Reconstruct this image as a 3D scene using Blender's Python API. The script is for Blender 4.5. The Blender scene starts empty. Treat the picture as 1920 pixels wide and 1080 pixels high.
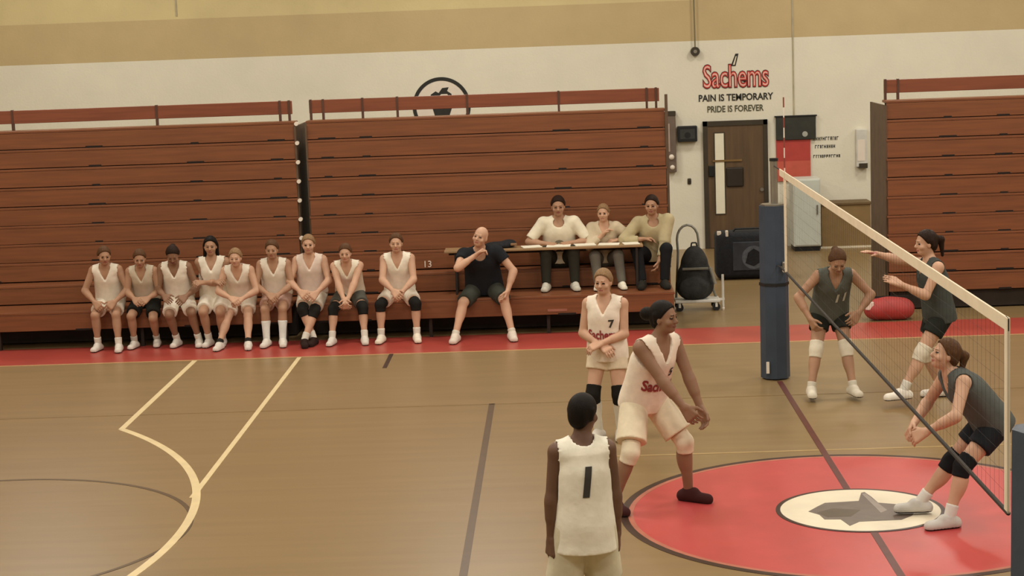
import bpy, bmesh, math, random
import numpy as np
from mathutils import Vector, Matrix
from mathutils.bvhtree import BVHTree
random.seed(5); np.random.seed(5)
S = bpy.context.scene; COL = S.collection
# ------------------------------------------------------------------ camera (metres; court centre = origin, +Y towards the bleachers)
YAW, PITCH, ROLL = -0.028257, 0.140904, -0.036519
FOC = 3488.16
def cam_axes():
    f0 = Vector((math.sin(YAW), math.cos(YAW), 0)); r0 = Vector((math.cos(YAW), -math.sin(YAW), 0)); u0 = Vector((0, 0, 1))
    fw = math.cos(PITCH)*f0 - math.sin(PITCH)*u0; up = math.sin(PITCH)*f0 + math.cos(PITCH)*u0
    r = math.cos(ROLL)*r0 + math.sin(ROLL)*up; u = -math.sin(ROLL)*r0 + math.cos(ROLL)*up
    return r, u, fw
cd = bpy.data.cameras.new('camera'); cam = bpy.data.objects.new('camera', cd); COL.objects.link(cam)
r, u, fw = cam_axes()
m = Matrix((r, u, -fw)).transposed().to_4x4(); m.translation = Vector((-2.2283, -14.0443, 3.8138)); cam.matrix_world = m
cd.sensor_fit = 'HORIZONTAL'; cd.sensor_width = 36; cd.lens = FOC/1920*36; cd.clip_end = 100
S.camera = cam
# ------------------------------------------------------------------ light and exposure
S.view_settings.view_transform = 'Standard'; S.view_settings.look = 'None'; S.view_settings.gamma = 1
S.view_settings.exposure = 0.0; S.view_settings.use_curve_mapping = False
W = bpy.data.worlds.new('world'); S.world = W; W.use_nodes = True
W.node_tree.nodes['Background'].inputs[0].default_value = (1, .93, .8, 1); W.node_tree.nodes['Background'].inputs[1].default_value = .03
LAMP_W = 172; LAMP_COL = (1.0, .96, .87); LAMP_Z = 7.2
LAMPS = [(x, y) for y in (-9, -3.5, 2, 7.5, 13) for x in (-10, -3.5, 3, 9.5)]

# ------------------------------------------------------------------ helpers
def srgb(h):
    h = h.lstrip('#'); o = []
    for i in (0, 2, 4):
        c = int(h[i:i+2], 16)/255
        o.append(c/12.92 if c <= .04045 else ((c+.055)/1.055)**2.4)
    return tuple(o)+(1,)
MATS = {}
def mat(name, color, rough=.6, var=.12, scale=6, stretch=(1, 1, 1), bump=0, bscale=40, metal=0, spec=.4, coat=0, dark=None):
    if name in MATS: return MATS[name]
    M = bpy.data.materials.new(name); M.use_nodes = True; nt = M.node_tree; b = nt.nodes['Principled BSDF']
    b.inputs['Roughness'].default_value = rough; b.inputs['Metallic'].default_value = metal
    b.inputs['Specular IOR Level'].default_value = spec; b.inputs['Coat Weight'].default_value = coat
    c = srgb(color) if isinstance(color, str) else color
    tc = nt.nodes.new('ShaderNodeTexCoord'); mp = nt.nodes.new('ShaderNodeMapping'); mp.inputs['Scale'].default_value = stretch
    nt.links.new(tc.outputs['Object'], mp.inputs[0])
    n = nt.nodes.new('ShaderNodeTexNoise'); n.inputs['Scale'].default_value = scale; n.inputs['Detail'].default_value = 4
    nt.links.new(mp.outputs[0], n.inputs['Vector'])
    cr = nt.nodes.new('ShaderNodeValToRGB')
    lo = srgb(dark) if dark else tuple(max(0, v*(1-var)) for v in c[:3])+(1,)
    cr.color_ramp.elements[0].color = lo; cr.color_ramp.elements[1].color = tuple(min(1, v*(1+var)) for v in c[:3])+(1,)
    cr.color_ramp.elements[0].position = .3; cr.color_ramp.elements[1].position = .7
    nt.links.new(n.outputs[0], cr.inputs[0]); nt.links.new(cr.outputs[0], b.inputs['Base Color'])
    if bump:
        n2 = nt.nodes.new('ShaderNodeTexNoise'); n2.inputs['Scale'].default_value = bscale; n2.inputs['Detail'].default_value = 3
        nt.links.new(mp.outputs[0], n2.inputs['Vector'])
        bp = nt.nodes.new('ShaderNodeBump'); bp.inputs['Strength'].default_value = bump; bp.inputs['Distance'].default_value = .02
        nt.links.new(n2.outputs[0], bp.inputs['Height']); nt.links.new(bp.outputs[0], b.inputs['Normal'])
    MATS[name] = M; return M
def tag(o, label=None, cat=None, group=None, kind=None):
    if label: o['label'] = label
    if cat: o['category'] = cat
    if group: o['group'] = group
    if kind: o['kind'] = kind
    return o
def empty(name, loc=(0, 0, 0), rz=0, label=None, cat=None, group=None, kind=None):
    o = bpy.data.objects.new(name, None); COL.objects.link(o); o.location = loc; o.rotation_euler = (0, 0, rz); o.empty_display_size = .1
    return tag(o, label, cat, group, kind)
def link(name, me, m, parent=None, smooth=False):
    if m is not None: me.materials.append(m)
    o = bpy.data.objects.new(name, me); COL.objects.link(o)
    if parent is not None: o.parent = parent
    if smooth: me.polygons.foreach_set('use_smooth', [True]*len(me.polygons))
    return o
class B:
    """collects shapes for ONE mesh object"""
    def __init__(s): s.bm = bmesh.new()
    def box(s, x0, x1, y0, y1, z0, z1, bev=0):
        r = bmesh.ops.create_cube(s.bm, size=1)
        for v in r['verts']:
            v.co = Vector(((x0+x1)/2+v.co.x*(x1-x0), (y0+y1)/2+v.co.y*(y1-y0), (z0+z1)/2+v.co.z*(z1-z0)))
        if bev:
            es = list({e for v in r['verts'] for e in v.link_edges})
            bmesh.ops.bevel(s.bm, geom=es, offset=bev, segments=2, affect='EDGES', profile=.5)
        return s
    def cyl(s, a, b, r1, r2=None, n=12):
        a, b = Vector(a), Vector(b); d = b-a; r2 = r1 if r2 is None else r2
        q = d.to_track_quat('Z', 'Y').to_matrix().to_4x4(); q.translation = (a+b)/2
        bmesh.ops.create_cone(s.bm, cap_ends=True, segments=n, radius1=r1, radius2=r2, depth=d.length, matrix=q); return s
    def tube(s, pts, r, n=8):
        for a, b in zip(pts[:-1], pts[1:]): s.cyl(a, b, r, r, n)
        return s
    def sph(s, c, rad, n=10):
        mt = Matrix.Translation(c) @ Matrix.Diagonal((rad[0], rad[1], rad[2], 1)) if hasattr(rad, '__len__') else Matrix.Translation(c) @ Matrix.Scale(rad, 4)
        bmesh.ops.create_uvsphere(s.bm, u_segments=n*2, v_segments=n, radius=1, matrix=mt); return s
    def poly(s, pts, h):
        """flat outline (3-D points) pulled along vector h"""
        h = Vector(h); a = [s.bm.verts.new(p) for p in pts]; b = [s.bm.verts.new(Vector(p)+h) for p in pts]
        s.bm.faces.new(a); s.bm.faces.new(b[::-1]); n = len(a)
        for i in range(n): s.bm.faces.new((a[i], b[i], b[(i+1) % n], a[(i+1) % n]))
        return s
    def ring(s, c, r0, r1, ax='z', h=.002, a0=0, a1=math.tau, n=96):
        P = []
        for i in range(n+1):
            t = a0+(a1-a0)*i/n
            P.append((math.cos(t), math.sin(t)))
        def pt(q, rr, k):
            if ax == 'z': return Vector((c[0]+q[0]*rr, c[1]+q[1]*rr, c[2]+k))
            return Vector((c[0]+q[0]*rr, c[1]-k, c[2]+q[1]*rr))
        rows = [[s.bm.verts.new(pt(q, rr, k)) for q in P] for rr, k in ((r0, h), (r1, h), (r1, 0), (r0, 0))]
        for j in range(4):
            A, C = rows[j], rows[(j+1) % 4]
            for i in range(n): s.bm.faces.new((A[i], A[i+1], C[i+1], C[i]))
        return s
    def disc(s, c, rr, ax='z', h=.002, n=96):
        P = [(c[0]+rr*math.cos(math.tau*i/n), c[1]+rr*math.sin(math.tau*i/n), c[2]) if ax == 'z' else (c[0]+rr*math.cos(math.tau*i/n), c[1], c[2]+rr*math.sin(math.tau*i/n)) for i in range(n)]
        return s.poly(P, (0, 0, h) if ax == 'z' else (0, -h, 0))
    def done(s, name, m, parent=None, smooth=False):
        bmesh.ops.recalc_face_normals(s.bm, faces=s.bm.faces)
        me = bpy.data.meshes.new(name); s.bm.to_mesh(me); s.bm.free()
        return link(name, me, m, parent, smooth)
def text_mesh(txt, size, extrude=.003, offset=0, align='CENTER', shear=0, space=1):
    cu = bpy.data.curves.new('lettering', 'FONT'); cu.body = txt; cu.size = size; cu.extrude = extrude; cu.offset = offset
    cu.align_x = align; cu.align_y = 'CENTER'; cu.shear = shear; cu.space_character = space; cu.resolution_u = 3
    o = bpy.data.objects.new('lettering', cu); COL.objects.link(o)
    dg = bpy.context.evaluated_depsgraph_get(); me = bpy.data.meshes.new_from_object(o.evaluated_get(dg))
    bpy.data.objects.remove(o); bpy.data.curves.remove(cu); return me
def wall_text(name, txt, size, loc, m, parent, sx=1, sz=1, extrude=.004, offset=0, shear=0, space=1):
    me = text_mesh(txt, size, extrude, offset, shear=shear, space=space)
    T = Matrix.Translation(loc) @ Matrix.Rotation(math.pi/2, 4, 'X') @ Matrix.Diagonal((sx, sz, 1, 1)); me.transform(T)
    me.materials.clear(); return link(name, me, m, parent)

# ------------------------------------------------------------------ materials
m_floor = mat('floor_wood', '#866e4a', rough=.34, var=.08, scale=1.4, stretch=(.35, 5, 1), spec=.5)
m_red = mat('red_paint', '#ba4846', rough=.36, var=.06, scale=3, spec=.5)
m_white_line = mat('white_line_paint', '#d8c294', rough=.4, var=.06)
m_dark_line = mat('dark_line_paint', '#56422c', rough=.4, var=.1)
m_black_line = mat('black_line_paint', '#3a261c', rough=.4, var=.1)
m_grey_logo = mat('grey_logo_paint', '#6f6258', rough=.4, var=.12, scale=9)
m_cream = mat('cream_paint', '#e2d6bc', rough=.4, var=.04)
m_wood = mat('bleacher_wood', '#7c4a2c', rough=.45, var=.16, scale=3, stretch=(.5, 1, 9), spec=.45)
m_wood_end = mat('bleacher_side', '#5c4836', rough=.6, var=.15)
m_rail = mat('rail_wood', '#80472f', rough=.45, var=.15, scale=3, stretch=(.5, 1, 9))
m_rail_post = mat('rail_post_steel', '#55382a', rough=.55)
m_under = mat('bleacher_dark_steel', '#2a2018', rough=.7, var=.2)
m_slot = mat('slot_black', '#1c120c', rough=.8)
m_cap = mat('white_plastic', '#e4d8c8', rough=.5, var=.04)
m_wallw = mat('wall_white_paint', '#e2dcc8', rough=.75, var=.03, scale=2, bump=.15, bscale=30)
m_wallt = mat('wall_tan_paint', '#c2ac80', rough=.75, var=.04, scale=2, bump=.15, bscale=30)
m_wally = mat('wall_cream_paint', '#d2c08e', rough=.75, var=.04, scale=2, bump=.15, bscale=30)
m_ceil = mat('ceiling_paint', '#cfc6ac', rough=.85, var=.04)
m_black = mat('black_plastic', '#1b1b1c', rough=.45, var=.2)
m_blackcloth = mat('black_fabric', '#191a1e', rough=.85, var=.3, scale=25, bump=.3)
m_greycloth = mat('grey_print', '#55585e', rough=.8, var=.3, scale=20)
m_metal = mat('steel', '#9a958a', rough=.35, metal=.8)
m_whitemetal = mat('white_metal', '#cfccc2', rough=.4)
m_pad = mat('slate_blue_vinyl', '#3a4452', rough=.5, var=.12, scale=4, bump=.15, bscale=12)
m_tape = mat('net_tape', '#e2d2b6', rough=.7, var=.05)
m_cord = mat('net_cord', '#2e271f', rough=.8)
m_doorw = mat('door_wood', '#5e4932', rough=.5, var=.22, scale=2, stretch=(6, 1, .5))
m_frame = mat('door_frame_dark', '#3c3426', rough=.5)
m_glass = mat('bright_glass', '#e8e2ca', rough=.15, var=.03)
m_brown = mat('brown_board', '#8a7048', rough=.6, var=.08)
m_redsign = mat('red_sign', '#b04038', rough=.6, var=.08)
m_redsign2 = mat('light_red_sign', '#c25a48', rough=.6, var=.08)
m_ink = mat('black_ink', '#2c2b26', rough=.7)
m_paper = mat('paper', '#ece6d2', rough=.7, var=.03)
m_tablet = mat('table_laminate', '#9a7c58', rough=.45, var=.1, stretch=(.5, 4, 1))

# ------------------------------------------------------------------ setting
WY = 16.75; X0, X1, YB, ZC = -15, 15, -18.0, 7.8
def struct(o): return tag(o, kind='structure')
floor = struct(B().box(X0, X1, YB, WY, -.1, 0).done('floor', m_floor))
tag(floor, 'glossy tan hardwood gym floor with painted court lines')
def line(name, x0, x1, y0, y1, m, z=.002): return B().box(x0, x1, y0, y1, -.01, z).done(name, m, floor)
line('red_border_stripe', X0+.2, X1-.2, 7.62, 8.77, mat('border_red_paint', '#a8463c', rough=.36, var=.1, scale=2))
line('sideline', X0+.2, X1-.2, 7.57, 7.62, mat('tan_line', '#b48e62', rough=.4), .0025)
B().disc((0, 0, -.001), 1.83, h=.003).done('centre_circle', m_red, floor)
B().ring((0, 0, -.001), 1.79, 1.85, h=.0042).done('circle_border', m_black_line, floor)
B().ring((0, 0, -.001), 1.75, 1.79, h=.004).done('circle_edge', mat('pale_red_paint', '#b06a56', rough=.4), floor)
line('centre_line', -.028, .028, -9, 5.2, mat('dark_red_line', '#5a2c26', rough=.4), .0045)
B().disc((0, 0, -.001), .61, h=.0065).done('centre_disc', m_cream, floor)
B().ring((0, 0, -.001), .61, .645, h=.007).done('disc_border', m_black_line, floor)
LG = [(-.40, -.02), (-.31, .12), (-.24, .22), (.03, .25), (.09, .5), (.12, .52), (.15, .36), (.17, .18), (.34, .10), (.42, -.05), (.36, -.22), (.26, -.33), (-.06, -.35), (-.15, -.46), (-.19, -.27), (-.31, -.26), (-.33, -.12)]
lo = B().poly([(x, y, .0055) for x, y in LG], (0, 0, .002)).done('centre_emblem', m_grey_logo, floor)
B().poly([(.09, .46, .0075), (.12, .47, .0075), (.2, -.05, .0075), (.14, -.12, .0075)], (0, 0, .0008)).done('emblem_feather', mat('pale_grey_paint', '#978a80', rough=.4), floor)
B().poly([(-.34, -.06, .0075), (-.2, .05, .0075), (.0, -.02, .0075), (-.1, -.2, .0075), (-.28, -.2, .0075)], (0, 0, .0008)).done('emblem_dark_area', mat('dark_grey_paint', '#5a4e3c', rough=.4), floor)  # darker grey paint within the emblem design
line('attack_line', -3.03, -2.97, -4.5, 4.5, m_dark_line)
line('attack_line', 2.97, 3.03, -4.5, 4.5, m_dark_line)
line('court_side_line', -9, 9, 4.47, 4.5, mat('faint_line', '#7c643e', rough=.4, var=.05))
line('court_side_line', -9, 9, -4.5, -4.47, MATS['faint_line'])
line('court_cross_line', -2.4, 2.4, 2.02, 2.06, mat('pale_line', '#a4895c', rough=.4, var=.05))
line('lane_line', -5.41, -5.36, 1.0, 7.57, m_white_line, .0028)
line('lane_line', -6.66, -6.60, 3.8, 7.57, m_white_line, .0028)
line('box_mark', -4.32, -4.27, 6.7, 7.6, m_black_line, .0026)
B().ring((-11.27, 0, -.001), 5.97, 6.04, h=.0042, a0=-1.25, a1=.685).done('three_point_arc', m_white_line, floor)
B().ring((-7.05, 0, -.001), 1.80, 1.84, h=.0036).done('free_throw_circle', m_dark_line, floor)

wall = struct(B().box(X0, X1, WY, WY+.2, 0, 3.43).done('wall_back', m_wallw)); tag(wall, 'white painted gym wall with tan and cream bands above')
B().box(X0, X1, WY, WY+.2, 3.43, 4.09).done('tan_band', m_wallt, wall)
B().box(X0, X1, WY, WY+.2, 4.09, ZC).done('cream_band', m_wally, wall)
struct(B().box(X0-.2, X0, YB, WY, 0, ZC).done('wall_left', m_wallw)); struct(B().box(X1, X1+.2, YB, WY, 0, ZC).done('wall_right', m_wallw))
struct(B().box(X0, X1, YB-.2, YB, 0, ZC).done('wall_front', m_wallw)); struct(B().box(X0, X1, YB, WY, ZC, ZC+.2).done('ceiling', m_ceil))
for i, (x, z0) in enumerate(((1.64, 2.16), (-8.45, 4.14))):
    struct(B().box(x-.012, x+.012, WY-.012, WY, z0, ZC).done('trim_%d' % (i+1), mat('joint_grey', '#b0a68a', rough=.7)))
# lamps under the ceiling
NTH = ('first', 'second', 'third', 'fourth', 'fifth')
for i, (x, y) in enumerate(LAMPS):
    e = empty('ceiling_lamp', (x, y, LAMP_Z), label='square ceiling lamp, %s row from the door wall, %s from the left' % (NTH[4-i//4], NTH[i % 4]), cat='lamp', group='ceiling lamps')
    B().box(-.62, .62, -.62, .62, .03, .16, .03).done('housing', m_whitemetal, e)
    B().cyl((0, 0, .16), (0, 0, ZC-LAMP_Z), .012).done('hanger', m_metal, e)
    L = bpy.data.lights.new('lamp_light', 'AREA'); L.shape = 'SQUARE'; L.size = 1.2; L.energy = LAMP_W; L.color = LAMP_COL
    lo = bpy.data.objects.new('lamp_light', L); COL.objects.link(lo); lo.parent = e; lo.location = (0, 0, .02)

# door
D = empty('door_1', (.67, WY, 0), label='brown wooden door with a tall narrow window strip', kind='structure')
B().box(-.53, -.46, -.05, 0, 0, 2.11).box(.46, .53, -.05, 0, 0, 2.11).box(-.53, .53, -.05, 0, 2.03, 2.11).done('door_frame', m_frame, D)
lf = B().box(-.46, .46, -.035, 0, .01, 2.03).done('door_leaf', m_doorw, D)
B().box(-.34, -.19, -.042, -.03, .58, 1.91).done('window_pane', m_glass, lf)
B().box(-.355, -.34, -.046, -.03, .565, 1.925).box(-.19, -.175, -.046, -.03, .565, 1.925).box(-.34, -.19, -.046, -.03, .565, .58).box(-.34, -.19, -.046, -.03, 1.91, 1.925).done('window_bead', m_frame, lf)
B().box(-.45, -.36, -.07, -.035, 1.2, 1.38, .01).done('lock_case', m_black, lf)
B().box(-.16, .12, -.06, -.035, 1.02, 1.34, .02).done('dark_plate', mat('door_dark_brown', '#2c241a', rough=.5), lf)  # dark brown raised patch right of the window strip
B().box(-.38, .1, -.055, -.035, 1.44, 1.47).done('notice_strip', mat('brass_strip', '#7c6038', rough=.4), lf)
B().cyl((.42, -.07, .96), (.42, -.035, .96), .03).done('hinge_knob', m_metal, lf)

# lettering on the wall
T = empty('wall_lettering', (0, 0, 0), label='red Sachems lettering with motto painted above the brown door', cat='sign')
wall_text('name_outline', 'Sachems', .40, (.70, WY-.006, 2.82), mat('dark_red_ink', '#5a1c18', rough=.6), T, sx=.80, sz=1.3, extrude=.003, offset=.016, space=.98)
wall_text('name_fill', 'Sachems', .40, (.70, WY-.012, 2.82), mat('red_ink', '#d04a40', rough=.6), T, sx=.80, sz=1.3, extrude=.003, offset=.005, space=.98)
wall_text('name_inner', 'Sachems', .40, (.70, WY-.018, 2.82), mat('pink_ink', '#ecc0b0', rough=.6), T, sx=.80, sz=1.3, extrude=.002, offset=-.008, space=.98)  # pale pink interior of the letters
B().poly([(.62, WY-.001, 3.0), (.70, WY-.001, 3.2), (.75, WY-.001, 3.2), (.70, WY-.001, 3.0)], (0, -.005, 0)).done('feather', m_ink, T)
B().poly([(.655, WY-.006, 3.02), (.705, WY-.006, 3.16), (.72, WY-.006, 3.16), (.685, WY-.006, 3.02)], (0, -.003, 0)).done('feather_vane', m_cream, T)
wall_text('motto_line', 'PAIN IS TEMPORARY', .155, (.69, WY-.004, 2.485), m_ink, T, sx=.86, offset=.003)
wall_text('motto_line', 'PRIDE IS FOREVER', .145, (.68, WY-.004, 2.30), mat('olive_ink', '#4c4a34', rough=.7), T, sx=.80, offset=.002)
# crest ring behind the bleachers
C = empty('wall_crest', (-4.15, WY, 2.51), label='round black ringed crest painted on white wall behind bleachers', cat='emblem')
B().disc((0, 0, 0), .47, ax='y', h=.003).done('crest_field', m_cap, C)
B().ring((0, -.003, 0), .42, .48, ax='y', h=.003).done('crest_ring', m_ink, C)
B().poly([(-.19, -.003, .12), (-.17, -.003, .2), (-.09, -.003, .25), (-.04, -.003, .22), (.02, -.003, .3), (.13, -.003, .31), (.1, -.003, .25), (.17, -.003, .2), (.2, -.003, .05), (.1, -.003, -.22), (-.1, -.003, -.22)], (0, -.003, 0)).done('crest_head', m_ink, C)
B().poly([(-.06, -.006, .14), (0, -.006, .2), (.1, -.006, .2), (.14, -.006, .12), (.04, -.006, .02)], (0, -.002, 0)).done('crest_face', m_cap, C)
# small notice at the right: three lines too small to read, kept as rows of dark strokes
Nn = empty('small_wall_notice', (1.95, WY, 1.6), label='three short dark lines of lettering beside the red banner', cat='sign')
for z, a, b, hh in ((.16, .0, .42, .06), (.03, .03, .37, .055), (-.13, .0, .47, .05)):
    bb = B(); x = a
    while x < b-.02:
        w = random.uniform(.018, .034); k = random.random()
        bb.box(x, x+.009, -.004, 0, z-hh/2, z+hh/2)
        if k < .6: bb.box(x+.009, x+w, -.004, 0, z+hh/2-.012, z+hh/2)
        if k > .3: bb.box(x+.009, x+w, -.004, 0, z-.007, z+.007)
        if k > .5: bb.box(x+w-.009, x+w, -.004, 0, z-hh/2, z+hh/2)
        x += w+.012
    bb.done('text_line', m_ink, Nn)

# ------------------------------------------------------------------ bleachers
ROWTOP = [.48, .73, .98, 1.22, 1.46, 1.70, 1.945, 2.19, 2.435, 2.68]
def bleacher(name, x0, x1, label, opened, slots, capx, endx=None, rail_posts=()):
    R = empty(name, ((x0+x1)/2, 9.6, 0), label=label, cat='bleachers')
    cx = (x0+x1)/2
    def b(nm, m, *boxes, bev=0):
        k = B()
        for q in boxes: k.box(q[0]-cx, q[1]-cx, q[2]-9.6, q[3]-9.6, q[4], q[5], bev)
        return k.done(nm, m, R)
    faces = [8.65, 9.30, 9.60]+[9.66+.012*i for i in range(7)] if opened else [9.62+.012*i for i in range(10)]
    for i, (top, fy) in enumerate(zip(ROWTOP, faces)):
        back = faces[i+1]+.05 if i < 9 else fy+.27
        b('seat_plank', m_wood, (x0, x1, fy-.004, back, top-.03, top), bev=.004)
        b('fascia_board', m_wood, (x0+.01, x1-.01, fy, fy+.03, top-.234, top-.032), bev=.003)
        for s in slots:
            w = .05+.06*((i*7+int(s*10)) % 3)/2
            b('handle_slot', m_slot, (s-w, s+w, fy-.006, fy+.01, top-.24, top-.218))
        if i > 0:
            for q in capx:
                k = B(); k.cyl((q-cx, fy-.03-9.6, top-.03), (q-cx, fy+.02-9.6, top-.03), .026, .026, 12); k.done('end_cap', m_cap, R)
    yb = faces[9]+.27
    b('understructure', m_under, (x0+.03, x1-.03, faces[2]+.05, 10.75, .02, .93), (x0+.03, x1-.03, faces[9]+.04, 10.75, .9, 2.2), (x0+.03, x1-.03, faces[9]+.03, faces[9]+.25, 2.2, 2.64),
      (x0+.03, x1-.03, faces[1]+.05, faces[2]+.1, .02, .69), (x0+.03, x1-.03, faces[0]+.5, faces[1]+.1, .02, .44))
    if opened:
        n = int((x1-x0)/1.5)+1
        for i in range(n):
            q = x0+.1+(x1-x0-.2)*i/(n-1); b('support_leg', m_under, (q-.02, q+.02, 8.72, 8.78, 0, .445))
    for e in (x0, x1):
        b('end_panel', m_wood_end, (e-.012, e+.012, faces[3]+.05, 10.85, .02, 2.62), (e-.012, e+.012, faces[2]+.05, faces[3]+.1, .02, .94))
    # back rail above the top row
    ry = faces[9]+.24
    b('rail_board', m_rail, (x0+.02, x1-.06, ry, ry+.03, 2.765, 2.935), bev=.006)
    for q in list(rail_posts)+[x0+.04, x0+.20, x1-.22, x1-.10]:
        b('rail_post', m_rail_post, (q-.014, q+.014, ry-.008, ry+.05, 2.64, 2.942))
    return R
bl = bleacher('bleacher_bank', -11.2, -5.60, 'red-brown wooden bleachers, the bank at the far left', True, (-9.6, -8.2, -6.9, -5.85), (-5.58,), rail_posts=(-9.3, -7.42))
bm_ = bleacher('bleacher_bank', -5.46, -.87, 'red-brown wooden bleachers, middle bank behind coach and scorers table', True, (-5.2, -4.7, -2.2, -1.15), (), rail_posts=(-4.75, -4.3, -3.4, -2.22))
br = bleacher('bleacher_bank', 1.92, 8.2, 'closed red-brown wooden bleachers right of the wall door', False, (2.7, 3.4, 5.6, 7.5), (), rail_posts=(3.9, 6.0))
def on_bleacher(R, nm, k, m): return k.done(nm, m, R)
B().box(-2.44+3.165, -2.2+3.165, 8.645-9.6, 8.66-9.6, .285, .315).done('row_sticker', mat('sticker_pink', '#9c6450', rough=.6), bm_)
B().box(-.875+3.165, -.84+3.165, .1, .16, 1.0, 2.86).done('corner_post', m_wood_end, bm_)
wall_text('row_number', '13', .12, (-3.97+3.165, -.004, .80), m_cap, bm_)
B().sph((-3.06+3.165, 9.72-9.6, 1.52), .014, 6).done('bolt_cap', m_cap, bm_)

# ------------------------------------------------------------------ things along the wall and floor
def wall_box(name, label, cat, x0, x1, z0, z1, d, m, extras=()):
    e = empty(name, ((x0+x1)/2, WY, z0), label=label, cat=cat); w = (x1-x0)/2
    B().box(-w, w, -d, 0, 0, z1-z0, .012).done('body', m, e)
    for nm, k, mm in extras: k.done(nm, mm, e)
    return e
wall_box('wall_monitor', 'small black framed monitor box on wall left of door', 'monitor', -.28, .04, 1.79, 2.05, .12, m_black,
         (('screen', B().box(-.12, .12, -.124, -.118, .05, .21), mat('dim_screen', '#3a3c3a', rough=.3)), ('logo_dot', B().disc((-.0, -.124, .11), .05, ax='y', h=.004, n=20), m_black)))
wall_box('wall_intercom', 'tall grey-brown wall fixture beside the middle bleachers end', 'fixture', -.47, -.31, 1.30, 2.30, .12, mat('taupe_metal', '#6c5c50', rough=.5),
         (('cover_strip', B().box(-.06, -.02, -.128, -.118, .34, .8), mat('pale_taupe', '#a89488', rough=.5)), ('lamp_knob', B().sph((.0, -.125, .25), .045, 8), m_cap), ('lower_knob', B().sph((.01, -.125, .08), .04, 8), m_cap), ('cap', B().box(-.082, .082, -.13, 0, .93, 1.0), m_frame)))
wall_box('wall_dispenser', 'pale grey wall fixture beside the right closed bleachers', 'fixture', 2.64, 2.82, 1.28, 1.9, .12, m_whitemetal,
         (('base', B().box(-.05, .09, -.13, 0, -.02, .06), m_frame), ('face_plate', B().box(-.07, .05, -.126, -.118, .1, .45), m_cap)))
wall_box('light_switch', 'small dark switch plate on white wall left of door', 'switch', -.13, -.07, 1.08, 1.18, .02, m_frame, (('toggle', B().box(-.01, .01, -.035, -.018, .04, .06), m_black),))
fl = empty('wall_banner', (1.65, WY, 1.08), label='black and red banner hanging on wall behind volleyball post', cat='banner')
B().box(-.31, .34, -.06, 0, .68, 1.07, .01).done('black_header', mat('charcoal_cloth', '#33332c', rough=.8, var=.2), fl)
B().box(-.31, .25, -.03, 0, .33, .69).done('red_panel', m_redsign, fl)
B().box(-.31, .25, -.03, 0, 0, .33).done('light_red_panel', m_redsign2, fl)
B().disc((.16, -.06, .77), .045, ax='y', h=.004, n=16).done('header_badge', mat('grey_badge', '#a8a89c', rough=.6), fl)
B().box(-.33, .36, -.07, 0, 1.06, 1.08).done('hanging_rod', m_black, fl)
hc = empty('hanging_cable', (.06, WY-.06, 3.2), label='thin cable with dark pulley ring hanging above Sachems lettering', cat='cable')
B().cyl((-.02, 0, .09), (-.05, 0, ZC-3.2), .012).done('cable', mat('cable_grey', '#7c7258', rough=.7), hc)
B().cyl((-.02, -.02, .06), (-.02, .05, .06), .075, .075, 20).done('pulley', m_frame, hc)
B().cyl((-.02, -.03, .06), (-.02, -.015, .06), .03, .03, 14).done('pulley_hub', m_metal, hc)
wc = empty('white_cabinet', (1.73, 16.2, 0), label='white metal cabinet standing by wall behind volleyball post', cat='cabinet')
B().box(-.22, .22, -.25, .3, .08, 1.17, .01).done('body', mat('cabinet_white', '#cdcfc4', rough=.45, var=.04), wc)
B().box(-.20, .20, -.262, -.25, .1, 1.15, .004).done('door_panel', mat('cabinet_white2', '#c6cabf', rough=.45, var=.04), wc)
B().box(.15, .17, -.285, -.262, .6, .75).done('handle', m_metal, wc)
B().box(-.2, .2, -.22, .28, 0, .08).done('shade_base', m_black, wc)  # black base stands in for the dark shade under the cabinet
bp_ = empty('brown_box', (2.40, 16.45, 0), label='low brown chest against white wall left of right bleachers', cat='chest')
B().box(-.40, .40, -.2, .28, 0, .70, .008).done('body', m_brown, bp_)
B().box(-.42, .42, -.22, .29, .70, .74, .006).done('lid', mat('brown_dark', '#6c5636', rough=.6), bp_)
B().box(-.42, .42, -.215, -.2, 0, .03).done('foot_strip', m_cream, bp_)
# ball bag with crest
bb = empty('ball_bag', (.44, 13.1, 0), label='upright navy black bag with grey crest panel on floor before door', cat='bag')
B().box(-.44, .44, -.22, .22, .02, .70, .07).done('body', m_blackcloth, bb, True)
B().box(-.20, .40, -.235, -.215, .14, .56, .01).done('front_panel', mat('panel_grey', '#34363c', rough=.8, var=.3), bb)
B().disc((.1, -.235, .33), .17, ax='y', h=.004, n=32).done('crest', m_greycloth, bb)
B().poly([(-.02, -.239, .25), (.02, -.239, .4), (.1, -.239, .46), (.2, -.239, .4), (.2, -.239, .26), (.1, -.239, .2)], (0, -.003, 0)).done('crest_figure', m_blackcloth, bb)
B().box(-.42, -.36, -.2, -.14, .66, .72, .01).done('strap_tab', m_cap, bb); B().box(-.3, -.26, -.22, -.16, .64, .73, .01).done('strap_tab', m_cap, bb)
B().tube([(-.2, -.1, .68), (-.15, -.1, .74), (.35, -.1, .74), (.4, -.1, .68)], .014).done('carry_handle', m_black, bb)
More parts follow.
